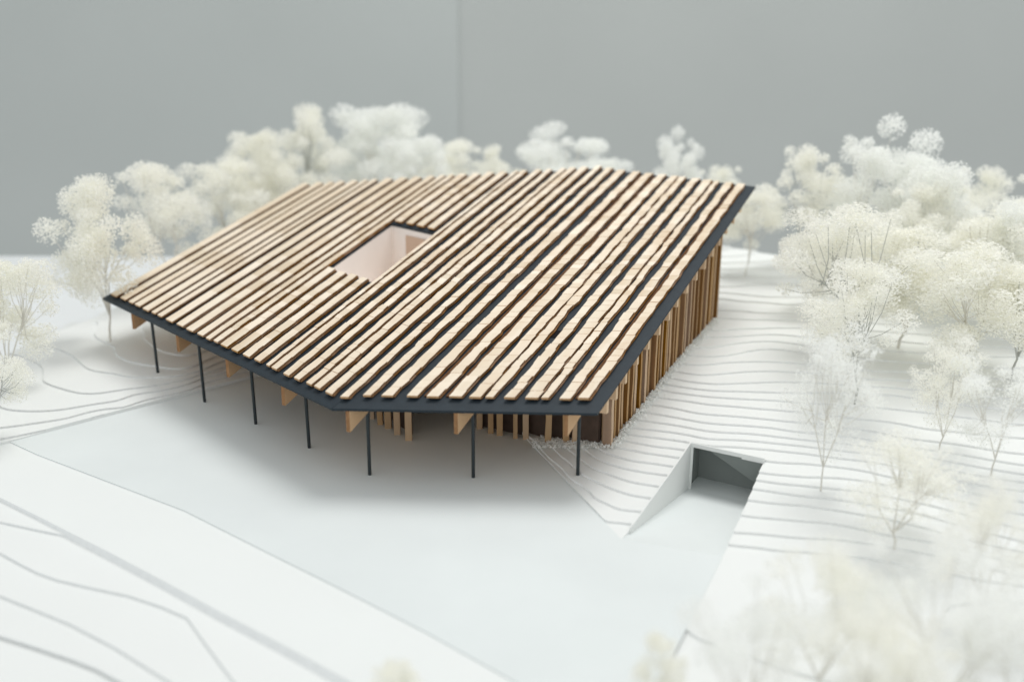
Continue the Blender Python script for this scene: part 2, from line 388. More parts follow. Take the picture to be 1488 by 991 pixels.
quad_plate("back_wall", L1, R1, zi - .004, zi - .004, zt - 0.0012, zt - .0012, 0.001, M_GARAGE, g)
V, F = hexa([(*PL0[:2], zt - .0012), (*PL1[:2], zt - .0012), (*R1, zt - .0012), (*L1, zt - .0012), (*PL0[:2], zt - .0004), (*PL1[:2], zt - .0004), (*R1, zt - .0004), (*L1, zt - .0004)])
mesh_obj("ceiling", V, F, M_CARD, g)
# the slanted inner panel seen in the right half of the mouth
qa, qb = PL0[:2] + gdir * .009, PL1[:2] + gdir * .009
qs = qa + (qb - qa) * .10
V = [(*qs, zt - .0013), (*qb, zt - .0013), (*(qb + gdir * .016), zr + .003), (*(qs + gdir * .002), zt - .0013), (*(qb + gdir * .002), zt - .0013), (*(qb + gdir * .018), zr + .003)]
mesh_obj("slanted_panel", V, [(0, 1, 2), (5, 4, 3), (0, 3, 4, 1), (1, 4, 5, 2), (2, 5, 3, 0)], M_GARAGE, g)
ld = unit((PL1 - PL0)[:2]); lc = (PL0 + PL1)[:2] / 2
V, F = box_axes((*(lc - gin * .0006), 8.25 * T + SET), np.array([*(ld * (np.linalg.norm((PL1 - PL0)[:2]) / 2 + .001)), 0]), np.array([*(gin * .0007), 0]), np.array([0, 0, .0019]))
mesh_obj("lintel", V, F, M_CARD, g)

# road strip and the lower card sheets in the near left corner
bandtop = [(-140, 672), (-60, 702), (0, 722.5), (50, 747), (100, 772.5), (158, 801.7), (233, 841), (317, 887), (417, 939), (508, 989), (640, 1065), (800, 1165)]
ZR = -0.0009
def sheet(name, line, z, th, inner, m, me_edge, label):
    poly = [P2(px, py, z) for px, py in line] + inner
    V, F = prism(poly, z - th, z); fm = [0, 0] + [1] * (len(F) - 2)
    o = mesh_obj(name, V, F, [m, me_edge], None, fm); tag(o, label, kind="structure"); return o
innerE1 = [P2(px + 30, py - 12, 0) for px, py in E1[::-1]] + [P2(-60, 640, 0), P2(-160, 660, 0)]
topp = [P2(px, py, ZR) for px, py in bandtop] + innerE1; ZB = -0.0062
botp = [P2(px - 2, py + 9 + 8 * px / 500, ZB) for px, py in bandtop] + innerE1  # foot pushed outwards: the edge is sloped to catch more light
n_ = len(topp); V = [(*p, ZB) for p in botp] + [(*p, ZR) for p in topp]
F = [tuple(range(n_))[::-1], tuple(range(n_, 2 * n_))] + [(i, (i + 1) % n_, n_ + (i + 1) % n_, n_ + i) for i in range(n_)]
road = mesh_obj("road", V, F, [M_ROAD, M_BANDEDGE], None, [0, 0] + [1] * n_)
bm = bmesh.new(); bm.from_mesh(road.data); bmesh.ops.recalc_face_normals(bm, faces=bm.faces[:]); bm.to_mesh(road.data); bm.free()
tag(road, "smooth white road strip along the front edge of the plaza", kind="structure")
inn = [P2(900, 1165, 0), P2(700, 1000, 0), P2(400, 850, 0), P2(100, 725, 0), P2(-160, 660, 0)]
C1 = [(-140, 730), (-60, 745), (0, 757), (60, 770), (100, 778)] + [(x + 1, y + 7) for x, y in bandtop[5:]]
C2 = [(-140, 745), (-60, 775), (0, 802), (33, 820), (55, 831), (83, 841), (130, 852), (187, 864), (235, 880), (272, 896), (278, 904), (300, 935), (320, 962), (342, 991), (380, 1050), (440, 1130)]
C3 = [(-140, 820), (-60, 842), (0, 864), (50, 884), (104, 906), (167, 939), (210, 966), (250, 991), (330, 1060), (380, 1130)]
C4 = [(-140, 880), (-60, 902), (0, 922.5), (50, 938), (104, 956), (140, 970), (175, 989), (260, 1050), (300, 1130)]
low = tag(empty("lower_ground", (*P2(150, 900), -0.03)), "white stepped card ground falling away below the road", kind="structure")
for line, z in ((C1, -0.0041), (C2, -0.0060), (C3, -0.0079), (C4, -0.0098)):
    poly = [P2(px, py, z) for px, py in line] + inn
    V, F = prism(poly, z - 0.0021, z); mesh_obj("card_layer", V, F, [M_CARD, M_BANDEDGE], low, [0, 0] + [1] * (len(F) - 2))
V, F = prism([(-1.3, 0.1), (0.1, 0.1), (0.1, .5), P2(-160, 660, 0), (-1.3, .9)], -0.03, -0.0125); mesh_obj("card_layer", V, F, [M_CARD], low)

tb = at(0, 371, -0.03)
table = mesh_obj("table", *prism([(-3.2, -0.4), (1.6, -0.4), (1.6, tb[1] + .02), (-3.2, tb[1] - .03)], -0.07, -0.03), M_TABLE); tag(table, "pale grey table under the model", kind="structure")
s = at(-2, 366, -0.03)
stick = mesh_obj("wooden_strip", *box_axes((s[0] - .05, tb[1] - .03, -0.0235), np.array([.062, -.004, 0]), np.array([.002, .02, 0]), np.array([0, 0, .0065])), M_BROWN)
tag(stick, "small brown wooden strip lying at the back edge of the table", "wood strip")

YB = 2.75
cx = on_plane(668, 300, np.array([0, YB, 0]), np.array([0, 1.0, 0]))[0]
def sheet_panel(name, x0, y0, x1, y1, m, lab):
    V, F = prism([(x0, y0), (x1, y1), (x1, y1 + .004), (x0, y0 + .004)], -0.9, 2.2); o = mesh_obj(name, V, F, m); tag(o, lab, kind="structure")
sheet_panel("backdrop", cx - 3.2, YB - .3, cx, YB, M_BACK, "plain grey backdrop sheet on the left half")
sheet_panel("backdrop", cx - .02, YB + .005, cx + 3.2, YB - .02, M_BACK2, "plain grey backdrop sheet on the right half")

# ------------------------------------------------------------------ the pavilion: roof geometry
ZE = 0.07
DV = ray(1543, -367)                                        # battens run along this direction
A = at(150, 436, ZE); B = at(483, 597, ZE); D = at(868, 604, ZE)
N1 = unit(np.cross(DV, A - B)); N2 = unit(np.cross(D - B, DV))
N1 = N1 if N1[2] > 0 else -N1; N2 = N2 if N2[2] > 0 else -N2
EL, ER = unit(B - A), unit(D - B); LA, LD = np.linalg.norm(B - A), np.linalg.norm(D - B)
LL = on_plane(428, 268, A, N1); RR = on_plane(1092, 274, B, N2); MM = on_plane(805, 249, B, N2)
def decomp(q, e, o):                                         # q - o = a*e + u*DV
    G = np.c_[e, DV]; return np.linalg.lstsq(G, q - o, rcond=None)[0]
HTOP = 0.0066                                                # batten tops above the plate's underside
LL = on_plane(428, 266.5, A + N1 * HTOP, N1) - N1 * HTOP; MM = on_plane(815, 247.5, B + N2 * HTOP, N2) - N2 * HTOP
uL = decomp(LL, EL, A)[1]; aR, uR = decomp(RR, ER, B); aM, uM = decomp(MM, ER, B)
TH = 0.0024                                                  # plate thickness
def eave(s, h=0.0, u=0.0):
    """s: distance along the eave, negative on the left wing, positive on the right; h above the plate's underside"""
    if s < 0: return B + EL * s + DV * u + N1 * h
    return B + ER * s + DV * u + N2 * h
def s_of(px, py, h):
    q = on_plane(px, py, B + N1 * h, N1); a, u = decomp(q - N1 * h, EL, B)
    if a < 0: return a, u
    q = on_plane(px, py, B + N2 * h, N2); a, u = decomp(q - N2 * h, ER, B); return a, u
ub_pts = sorted([(-LA, uL), (aM, uM), (aR, uR), (0.0, uL + (uM - uL) * (LA / (LA + aM)) * 1.01)])
def uback(s): return float(np.interp(s, [p[0] for p in ub_pts], [p[1] for p in ub_pts]))
def under(x, y):                                             # height of the roof's underside over a plan point
    zs = []
    for n in (N1, N2): zs.append(B[2] - (n[0] * (x - B[0]) + n[1] * (y - B[1])) / n[2])
    return min(zs) if (zs[0] + zs[1]) else 0
def under_at(x, y):
    q = np.array([x, y]); G = np.array([[ER[0], DV[0]], [ER[1], DV[1]]]); a, u = np.linalg.solve(G, q - B[:2])
    if a >= 0: return (B + ER * a + DV * u)[2]
    G = np.array([[EL[0], DV[0]], [EL[1], DV[1]]]); a, u = np.linalg.solve(G, q - B[:2]); return (B + EL * a + DV * u)[2]

pav = empty("pavilion", (*PE0[:2], 0.0))
tag(pav, "wooden pavilion under a faceted dark roof with rows of pale battens, on thin black posts", "building model")

# skylight hole in roof coordinates
hs = [s_of(px, py, TH) for px, py in ((571, 328), (635, 339), (549, 406), (478, 398))]
HS0 = (hs[0][0] + hs[3][0]) / 2; HS1 = (hs[1][0] + hs[2][0]) / 2; HS0 -= .0085; HU0 = (hs[2][1] + hs[3][1]) / 2; HU1 = (hs[0][1] + hs[1][1]) / 2

# the plate is one mesh with the hole left open
svals = sorted({-LA, HS0, HS1, 0.0, aM, LD}); svals = [s for s in svals if -LA <= s <= LD]
def ubk(s): return uback(s)
V, F, FM = [], [], []
def plate_cell(s0, s1, u0a, u0b, u1a, u1b):
    b = len(V); V.extend([eave(s0 if s0 else 1e-9, 0, u0a), eave(s1 if s1 > 0 else s1 - 1e-9 if s1 < 0 else -1e-9, 0, u0b), eave(s1 if s1 else -1e-9, 0, u1b), eave(s0 if s0 else 1e-9, 0, u1a)])
    V.extend([eave(s0 if s0 else 1e-9, TH, u0a), eave(s1 if s1 else -1e-9, TH, u0b), eave(s1 if s1 else -1e-9, TH, u1b), eave(s0 if s0 else 1e-9, TH, u1a)])
    F.extend([(b + 3, b + 2, b + 1, b), (b + 4, b + 5, b + 6, b + 7), (b, b + 1, b + 5, b + 4), (b + 1, b + 2, b + 6, b + 5), (b + 2, b + 3, b + 7, b + 6), (b + 3, b, b + 4, b + 7)])
for s0, s1 in zip(svals, svals[1:]):
    if s0 >= HS0 - 1e-9 and s1 <= HS1 + 1e-9:
        plate_cell(s0, s1, 0, 0, HU0, HU0); plate_cell(s0, s1, HU1, HU1, ubk(s0), ubk(s1))
    else: plate_cell(s0, s1, 0, 0, ubk(s0), ubk(s1))
bm = bmesh.new()
for v in V: bm.verts.new(v)
bm.verts.ensure_lookup_table()
for f in F: bm.faces.new([bm.verts[i] for i in f])
bmesh.ops.remove_doubles(bm, verts=bm.verts[:], dist=3e-5)
dead = [f for f in bm.faces if not f.is_valid]
seen = {}
for f in list(bm.faces):
    key = tuple(sorted(v.index for v in f.verts))
    seen.setdefault(key, []).append(f)
kill = [f for fs in seen.values() if len(fs) > 1 for f in fs]
if kill: bmesh.ops.delete(bm, geom=kill, context='FACES_ONLY')
me = bpy.data.meshes.new("roof_plate"); bm.to_mesh(me); bm.free(); me.materials.append(M_SLATE)
plate = link("roof_plate", me, pav)
# folded seam tape line on the plate at the front corner
V, F = box_axes(B + DV * 0.008 + unit(N1 + N2) * (TH + .0001), DV * .008, ER * .0003, unit(N1 + N2) * .0002); mesh_obj("seam_ridge", V, F, M_SLATE, pav)

# ply board added under the plate to bounce warm light into the shade
SV, SF = [], []
for s0, s1 in ((-LA + .004, HS0 - .003), (HS1 + .003, -1e-5), (1e-5, aM), (aM, LD - .004)):
    b = len(SV)
    for h in (-.0008, -.0001):
        SV += [eave(s0, h, .004), eave(s1, h, .004), eave(s1, h, uback(s1) - .004), eave(s0, h, uback(s0) - .004)]
    SF += [tuple(q + b for q in f) for f in hexa([0] * 8)[1]]
mesh_obj("bounce_board", SV, SF, M_RAFTER, pav)

# ------------------------------------------------------------------ battens made of chips
LBAT = [(160.4, 171.7), (173.4, 183.8), (185.2, 193.7), (194.3, 204.4), (206.4, 217.7), (218.6, 226.2), (227.6, 236.1), (240.3, 253.1), (255.3, 267.8),
        (270, 282.7), (285.6, 297.3), (298.8, 307.4), (309.0, 318), (320, 333.6), (335.6, 349.2), (351.4, 364.7), (367.5, 380.3), (385.3, 391.8), (393.6, 404.3),
        (411.3, 422.6), (426.3, 437.6), (443.8, 454.2), (455, 467.9), (471.3, 485)]
FBAT = [(489.5, 510.7), (522.5, 540), (551.6, 572.8), (588.4, 609.6), (619.5, 642), (651.4, 674.6), (682, 703.2), (704.2, 721.5), (734, 753.5), (763, 786),
        (787.2, 801), (814.5, 834), (842, 862.7)]
HB, HT = 0.0048, 0.0018                     # underside of the chips above the plate's underside; chip thickness
spans = []
for a, b in LBAT:
    f = lambda x: 427 + (x - 160.4) * (569.7 - 427) / (471.3 - 160.4)
    spans.append((s_of(a, f(a), HB + HT)[0], s_of(b, f(b), HB + HT)[0], s_of(a, f(a), HB + HT)[1]))
for a, b in FBAT:
    spans.append((s_of(a, 576.5, HB + HT)[0], s_of(b, 576.5, HB + HT)[0], s_of(a, 576.5, HB + HT)[1]))
u_left = float(np.median([s[2] for s in spans[:24]])); u_front = float(np.median([s[2] for s in spans[25:]]))
CHIP = 0.0125
singles = []                                 # (distance key, batten, chip geometry)
pieces = []
for i, (s0, s1, ue) in enumerate(spans):
    ustart = (ue + .0008 if i < 24 else u_front) + rnd.uniform(-.0008, .0008)
    if i == 24: ustart = .0125
    s1 = s0 + (s1 - s0) * (.74 if i < 10 else .70 if i < 24 else .79); sm = (s0 + s1) / 2
    uend = uback(sm) - (0.0015 if i < 26 else 0.0045) + rnd.uniform(-.001, .0008)
    runs = [(ustart, uend)]
    if HS0 + .002 < sm < HS1 + .001: runs = [(ustart, HU0 - .001 - rnd.uniform(0, .003)), (HU1 + .004 + rnd.uniform(-.001, .001), uend)]
    jit = 0.00008 if i < 7 else 0.0002 if i < 12 else 0.00028 if i < 20 else 0.00042
    for (ua, ub) in runs:
        n = max(2, round((ub - ua) / CHIP / (3 if i < 7 else 2 if i < 12 else 1))); us = [ua + (ub - ua) * k / n + (rnd.uniform(-.25, .25) * CHIP if 0 < k < n else 0) for k in range(n + 1)]
        drift0 = drift1 = 0.0; nodes = []
        for k in range(n + 1):
            drift0 = .2 * drift0 + rnd.gauss(0, jit); drift1 = .2 * drift1 + rnd.gauss(0, jit); nodes.append((drift0, drift1))
        chips = []
        for k in range(n):
            st = rnd.gauss(0, jit * (.7 if i >= 24 else .5)); sw = rnd.gauss(0, jit * .6)
            dz0, dz1 = abs(rnd.gauss(0, .00022)), abs(rnd.gauss(0, .00022))
            if i < 10: dz0 *= .3; dz1 *= .3
            a0, a1 = s0 + nodes[k][0] + st, s0 + nodes[k + 1][0] + st
            b0, b1 = s1 + nodes[k][1] + st + sw, s1 + nodes[k + 1][1] + st + sw
            # keep every chip on one side of the fold
            lim = (lambda v: min(v, -1e-6)) if i < 24 else (lambda v: max(v, 1e-6))
            a0, a1, b0, b1 = map(lim, (a0, a1, b0, b1))
            gp = 0.00010 if i >= 22 else 0.00004
            c = [eave(a0, HB, us[k] + gp), eave(b0, HB, us[k] + gp), eave(b1, HB, us[k + 1] - gp), eave(a1, HB, us[k + 1] - gp),
                 eave(a0, HB + HT + dz0, us[k] + gp), eave(b0, HB + HT + dz0, us[k] + gp), eave(b1, HB + HT + dz1, us[k + 1] - gp), eave(a1, HB + HT + dz1, us[k + 1] - gp)]
            chips.append((c, k == 0))
        pieces.append((i, s0, s1, ua, ub, chips, nodes, us))
# the 300 nearest chips become parts of their own
keyed = sorted(((np.linalg.norm(sum(c) / 8 - CC), pi, ci) for pi, p in enumerate(pieces) if p[0] >= 12 for ci, (c, _) in enumerate(p[5])))
own = {(pi, ci) for _, pi, ci in keyed[:300]}
FMAP = [1, 0, 2, 1, 2, 1]                    # bottom, top, front end, right edge, back end, left edge
for pi, (i, s0, s1, ua, ub, chips, nodes, us) in enumerate(pieces):
    # lath under the chips, set back from the front end
    w = (s1 - s0); V, F, FM = [], [], []
    l0, l1 = s0 + .12 * w, s1 - .10 * w
    if i < 24: l1 = min(l1, -1e-6)
    else: l0 = max(l0, 1e-6)
    hv, hf = hexa([eave(l0, TH + .0003, ua + .004), eave(l1, TH + .0003, ua + .004), eave(l1, TH + .0003, ub - .002), eave(l0, TH + .0003, ub - .002),
                   eave(l0, HB - .0001, ua + .004), eave(l1, HB - .0001, ua + .004), eave(l1, HB - .0001, ub - .002), eave(l0, HB - .0001, ub - .002)])
    V += hv; F += hf; FM += [3] * 6
    # second, lower ply layer peeping out along the right edge of the rougher battens
    if i >= 8:
        off = .0007 if i >= 24 else .0004
        for k in range(len(us) - 1):
            e0 = max(s1, l1) + nodes[k][1] * 1.3 + off; e1 = max(s1, l1) + nodes[k + 1][1] * 1.3 + off
            if i < 24: e0, e1 = min(e0, -1e-6), min(e1, -1e-6)
            ls = s0 + .25 * w
            if i >= 24: ls = max(ls, 1e-6)
            b = len(V); hv, hf = hexa([eave(ls, HB - .0014, us[k] + .0016), eave(e0, HB - .0014, us[k] + .0016), eave(e1, HB - .0014, us[k + 1] + .0014), eave(ls, HB - .0014, us[k + 1] + .0014),
                                       eave(ls, HB - .0002, us[k] + .0016), eave(e0, HB - .0002, us[k] + .0016), eave(e1, HB - .0002, us[k + 1] + .0014), eave(ls, HB - .0002, us[k + 1] + .0014)])
            V += hv; F += [tuple(q + b for q in f) for f in hf]; FM += [1, 1, 1, 1, 1, 1]
    for ci, (c, first) in enumerate(chips):
        if (pi, ci) in own: continue
        b = len(V); hv, hf = hexa(c); V += hv; F += [tuple(q + b for q in f) for f in hf]; FM += FMAP
    bat = mesh_obj("batten", V, F, [M_VENEER, M_CUT, M_END, M_LATH], pav, FM)
    for ci, (c, first) in enumerate(chips):
        if (pi, ci) not in own: continue
        hv, hf = hexa(c); o = mesh_obj("wood_chip", hv, hf, [M_VENEER, M_CUT, M_END], None, FMAP)
        o.parent = bat
# brown strips lying low in some of the gaps between battens
for i, frac in ((33, .5), (35, .55), (36, None), (27, .5), (30, .6), (28, .4), (22, .5), (17, .5)):
    if frac is None: continue
    g0, g1 = spans[i][1], spans[i + 1][0] if i + 1 < len(spans) else spans[i][1] + .012
    if g1 - g0 < .002: continue
    V, F, FM = [], [], []; ua, ub = (u_front if i >= 24 else u_left) + .005, uback(g0) - .01
    n = int((ub - ua) / CHIP); j0 = j1 = 0
    for k in range(n):
        m0, m1 = g0 + (g1 - g0) * .08, g0 + (g1 - g0) * (frac + .3)
        k0, k1 = rnd.gauss(0, .0005), rnd.gauss(0, .0005); u0, u1 = ua + (ub - ua) * k / n, ua + (ub - ua) * (k + 1) / n - .0004
        b = len(V); hv, hf = hexa([eave(m0, TH + .0002, u0), eave(m1 + j1, TH + .0002, u0), eave(m1 + k1, TH + .0002, u1), eave(m0, TH + .0002, u1),
                                   eave(m0, TH + .0014, u0), eave(m1 + j1, TH + .0012, u0), eave(m1 + k1, TH + .0012, u1), eave(m0, TH + .0014, u1)])
        V += hv; F += [tuple(q + b for q in f) for f in hf]; FM += [0] * 6; j0, j1 = k0, k1
    mesh_obj("gap_strip", V, F, [M_LATH], pav, FM)
# black boxes on the plate, painting the dark inside small cut-out holes
for px, py in ((751, 464), (806, 486)):
    s, u = s_of(px, py, TH); V, F = box_axes(eave(s, TH + .0002, u), ER * .006, DV * .007, N2 * .0003); mesh_obj("painted_hole", V, F, M_HOLESHADE, pav)

# ------------------------------------------------------------------ skylight shaft
c4 = [eave(HS0, -.0003, HU0), eave(HS1, -.0003, HU0), eave(HS1, -.0003, HU1), eave(HS0, -.0003, HU1)]
fl = 0.072  # floor raised high under the roof to brighten the shaft
V, F = [], []
names = ("shaft_wall",) * 4
for k in range(4):
    a_, b_ = c4[k], c4[(k + 1) % 4]; d_ = unit((b_ - a_)[:2]); o_ = np.array([d_[1], -d_[0]]) * .0015
    hv, hf = hexa([(a_[0], a_[1], fl), (b_[0], b_[1], fl), (b_[0] + o_[0], b_[1] + o_[1], fl), (a_[0] + o_[0], a_[1] + o_[1], fl),
                   tuple(a_), tuple(b_), (b_[0] + o_[0], b_[1] + o_[1], b_[2]), (a_[0] + o_[0], a_[1] + o_[1], a_[2])])
    mesh_obj("shaft_wall", hv, hf, M_SHAFT, pav)
mesh_obj("shaft_floor", *prism([tuple(c[:2]) for c in c4], fl - .002, fl), M_SHAFT, pav)
# wooden panel on the far wall of the shaft
a_, b_ = c4[2], c4[3]; d_ = unit((b_ - a_)[:2]); n_ = np.array([-d_[1], d_[0]])
if (np.array(c4[0][:2]) - a_[:2]) @ n_ < 0: n_ = -n_
w_ = np.linalg.norm((b_ - a_)[:2]); pa = a_[:2] + d_ * (.02 * w_) + n_ * .0004; pb = a_[:2] + d_ * (.66 * w_) + n_ * .0004
ex = n_ * .0012
V, F = hexa([(*pa, fl), (*pb, fl), (*(pb + ex), fl), (*(pa + ex), fl), (*pa, a_[2] - .007), (*pb, a_[2] - .007), (*(pb + ex), a_[2] - .007), (*(pa + ex), a_[2] - .007)])
mesh_obj("shaft_panel", V, F, M_SHAFTW, pav)

# ------------------------------------------------------------------ posts, rafters, purlin ends
for (bx, by, kind) in ((229.5, 541.5, 'l'), (297.5, 584, 0), (371.8, 616, 0), (449.5, 650.5, 0), (537.3, 689.7, 0), (687.8, 693.5, 0), (839.5, 690, 'r')):
    z = 0.0
    if kind == 'l':
        for _ in range(8): p = at(bx, by, z); z = math.floor(hl(p[0], p[1]) / T) * T + SET
    elif kind == 'r':
        for _ in range(8): p = at(bx, by, z); z = math.floor(hr(p[0], p[1]) / T) * T + SET
    p = at(bx, by, z); V, F = [], []
    zt_ = under_at(p[0], p[1]); lean = -0.0012 if bx < 460 else 0
    tube(V, F, [(p[0], p[1], z - .001), (p[0] + lean, p[1], zt_ + .0006)], [.0016, .0016], 10)
    mesh_obj("post", V, F, M_POST, pav, smooth=False)
RAFT = [(179, 459, -1), (246.5, 490, -1), (319.5, 525, -1), (401.5, 564, -1), (493, 603, 1), (656, 603, 1), (818, 605, 1)]
for px, py, side in RAFT:
    q = at(px, py, ZE - .0005); 
    if side < 0: a_, u_ = decomp(q, EL, B); e_, nrm = EL, N1
    else: a_, u_ = decomp(q, ER, B); e_, nrm = ER, N2
    u_ = max(u_, .0005) if side > 0 else max(u_, .0005)
    hgt = 0.0185; w = .0038
    c0 = eave(a_ if side > 0 else min(a_, -1e-6), -.0002, u_); ln = .10 if side > 0 else .17
    dh = np.array([DV[0], DV[1], 0]); dh = unit(dh); acr = np.array([dh[1], -dh[0], 0]) * w
    top1 = c0 + DV * ln; dz = np.array([0, 0, -hgt])
    V, F = hexa([c0 + dz, c0 + dz + acr, top1 + dz * .55 + acr, top1 + dz * .55, c0, c0 + acr, top1 + acr, top1])
    mesh_obj("rafter", V, F, [M_RAFTER, M_CUT], pav, [1, 1, 1, 0, 1, 0])
W1 = at(890, 645, 7.3 * T); W2 = at(1046, 455, 24.6 * T); WD = unit((W2 - W1)[:2]); WL = np.linalg.norm((W2 - W1)[:2]); WN = np.array([WD[1], -WD[0]])
PUR = [(883, 594), (896.5, 574), (910, 551), (927, 524), (943, 502), (959, 481), (973, 460), (985, 440.6), (999, 421), (1013, 402), (1025, 386), (1036.5, 367.7), (1046.5, 352), (1056.5, 335), (1067, 320), (1076.5, 304)]
for px, py in PUR:
    # seen end lies on a vertical plane 3.5 mm outside the wall
    o = np.array([*(W1[:2] + WN * .0060), 0]); q = on_plane(px, py, o, np.array([*WN, 0]))
    zt_ = under_at(q[0], q[1]) - .0003
    if q[2] > zt_ - .003: q[2] = zt_ - .003
    c = np.array([q[0], q[1], (zt_ + q[2] - .004) / 2]); hz = max((zt_ - (q[2] - .004)) / 2, .0015); c[2] = zt_ - hz
    V, F = box_axes(c - np.array([*(WN * .022), 0]), np.array([*(WN * .022), 0]), np.array([*(WD * .0024), 0]), np.array([0, 0, hz]))
    mesh_obj("purlin", V, F, [M_PURLIN], pav)

# ------------------------------------------------------------------ slats
def slat(p, w, dpt, dirv, nrm, zb, zt_, jit, m):
    """upright strip of wood with a slightly uneven outline"""
    n = 4; V, F = [], []; FMs = []
    for k in range(n + 1):
        z = zb + (zt_ - zb) * k / n; o = rnd.gauss(0, jit); ww = w * (1 + rnd.gauss(0, .05))
        for sx, sy in ((-1, -1), (1, -1), (1, 1), (-1, 1)):
            V.append((*(p + dirv * (sx * ww / 2 + o) + nrm * (sy * dpt / 2)), z))
    for k in range(n):
        for j in range(4): F.append((4 * k + j, 4 * k + (j + 1) % 4, 4 * k + 4 + (j + 1) % 4, 4 * k + 4 + j))
    F += [(3, 2, 1, 0), tuple(4 * n + j for j in range(4))]
    return mesh_obj("slat", V, F, m, pav, [1 if (isinstance(m, list) and q < 4 * n and q % 4 == 2) else 0 for q in range(len(F))])
def inside_roof(p, pad=0.0): return under_at(*p) - .0008
d = 0.0
while d < WL:
    w = rnd.choice((.0030, .0038, .0046, .0056)); dpt = rnd.uniform(.006, .0095)
    p = W1[:2] + WD * d - WN * (dpt / 2) + WN * rnd.uniform(-.0030, .0012)
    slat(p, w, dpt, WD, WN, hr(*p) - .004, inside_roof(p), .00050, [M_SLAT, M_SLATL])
    d += w + rnd.uniform(.0030, .0085)
# dark board behind the side slats
pa, pb = W1[:2] - WN * .0125, W2[:2] - WN * .0125
quad_plate("inner_wall", pa, pb, -.001, -.001, under_at(*pa) - .0006, under_at(*pb) - .0006, .0015, M_INNER, pav)
pc = pb + np.array([-.3, .13]); quad_plate("inner_wall", pb + unit(pc - pb) * .002, pc, -.001, -.001, under_at(*pb) - .0006, under_at(*pc) - .001, .0015, M_INNER, pav)
FS = [(697, 623.5, 8, 0), (713, 630, 8, 0), (726, 633, 9, 0), (749, 637.5, 6, 0), (764, 639, 8, 0), (797, 642, 9, 1), (822, 643, 9, 1), (835.5, 643, 8, 1), (865, 643, 8, 1), (878, 643, 9, 1),
      (541, 609, 5, 0), (552, 617.5, 8, 0), (563.5, 623, 9, 0), (577, 632, 9, 0), (594, 640.5, 10, 0)]
fpts = []
for px, py, wpx, g_ in FS:
    z = 0.0
    if g_:
        for _ in range(8): p = at(px, py, z); z = hr(p[0], p[1])
    p = at(px, py, z); dist = (p - CC) @ CF; w = wpx * dist / FPX
    fdir = np.array([1.0, 0.02]); fn = np.array([-.02, 1.0])
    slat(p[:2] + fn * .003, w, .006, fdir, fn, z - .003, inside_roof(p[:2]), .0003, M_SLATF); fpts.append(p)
# dark boards behind the two groups of front slats
a_, b_ = fpts[0][:2] + np.array([-.002, .010]), fpts[4][:2] + np.array([0, .010]); c_ = W1[:2] + np.array([-.013, .004])
for q0, q1 in ((a_, b_), (b_ + np.array([.0016, 0]), c_)):
    quad_plate("inner_wall", q0, q1, -.001, -.001, under_at(*q0) - .0006, under_at(*q1) - .0006, .0015, M_INNER, pav)
q0, q1 = fpts[10][:2] + np.array([-.16, .30]), fpts[14][:2] + np.array([.001, .016])
quad_plate("inner_wall", q0, q1, -.001, -.001, under_at(*q0) - .0006, under_at(*q1) - .0006, .0015, M_INNER, pav)
for t_ in range(1, 16):                       # slats of the same row running on under the roof
    p = fpts[10][:2] + (fpts[10] - fpts[12])[:2] * .62 * t_
    slat(p, .0045, .006, fdir, fn, -.0005, inside_roof(p), .0003, M_SLATF)
q0, q1 = np.array([-.13, 1.17]), np.array([.06, 1.10]); quad_plate("inner_wall", q0, q1, -.001, -.001, fl - .004, fl - .004, .0015, M_INNER, pav)

# ------------------------------------------------------------------ white crumbs along the foot of the walls
V, F = [], []
def crumb(p, r):
    b = len(V); ax = [unit([rnd.gauss(0, 1) for _ in range(3)]) for _ in range(4)]
    for a in ax: V.append(np.array(p) + a * r * rnd.uniform(.7, 1.3))
    F.extend([(b, b + 1, b + 2), (b, b + 2, b + 3), (b, b + 3, b + 1), (b + 1, b + 3, b + 2)])
for _ in range(3600):
    p = W1[:2] + WD * rnd.uniform(-.002, WL * .93) + WN * abs(rnd.gauss(.001, .0032))
    crumb((*p, hr(*p) + rnd.uniform(-.0008, .0024)), rnd.uniform(.0006, .0016))
for _ in range(2200):
    t_ = rnd.random(); q = at(774 + t_ * 120, 643, 0); z = hr(q[0], q[1])
    for _k in range(4): q = at(774 + t_ * 120, 644 + rnd.uniform(-5, 6), z); z = max(hr(q[0], q[1]), 0)
    crumb((q[0], q[1], z + rnd.uniform(-.0004, .0018)), rnd.uniform(.0006, .0014))
gr = mesh_obj("gravel", V, F, M_GRAVEL); tag(gr, "fine white crumbs along the foot of the slatted walls", kind="stuff")

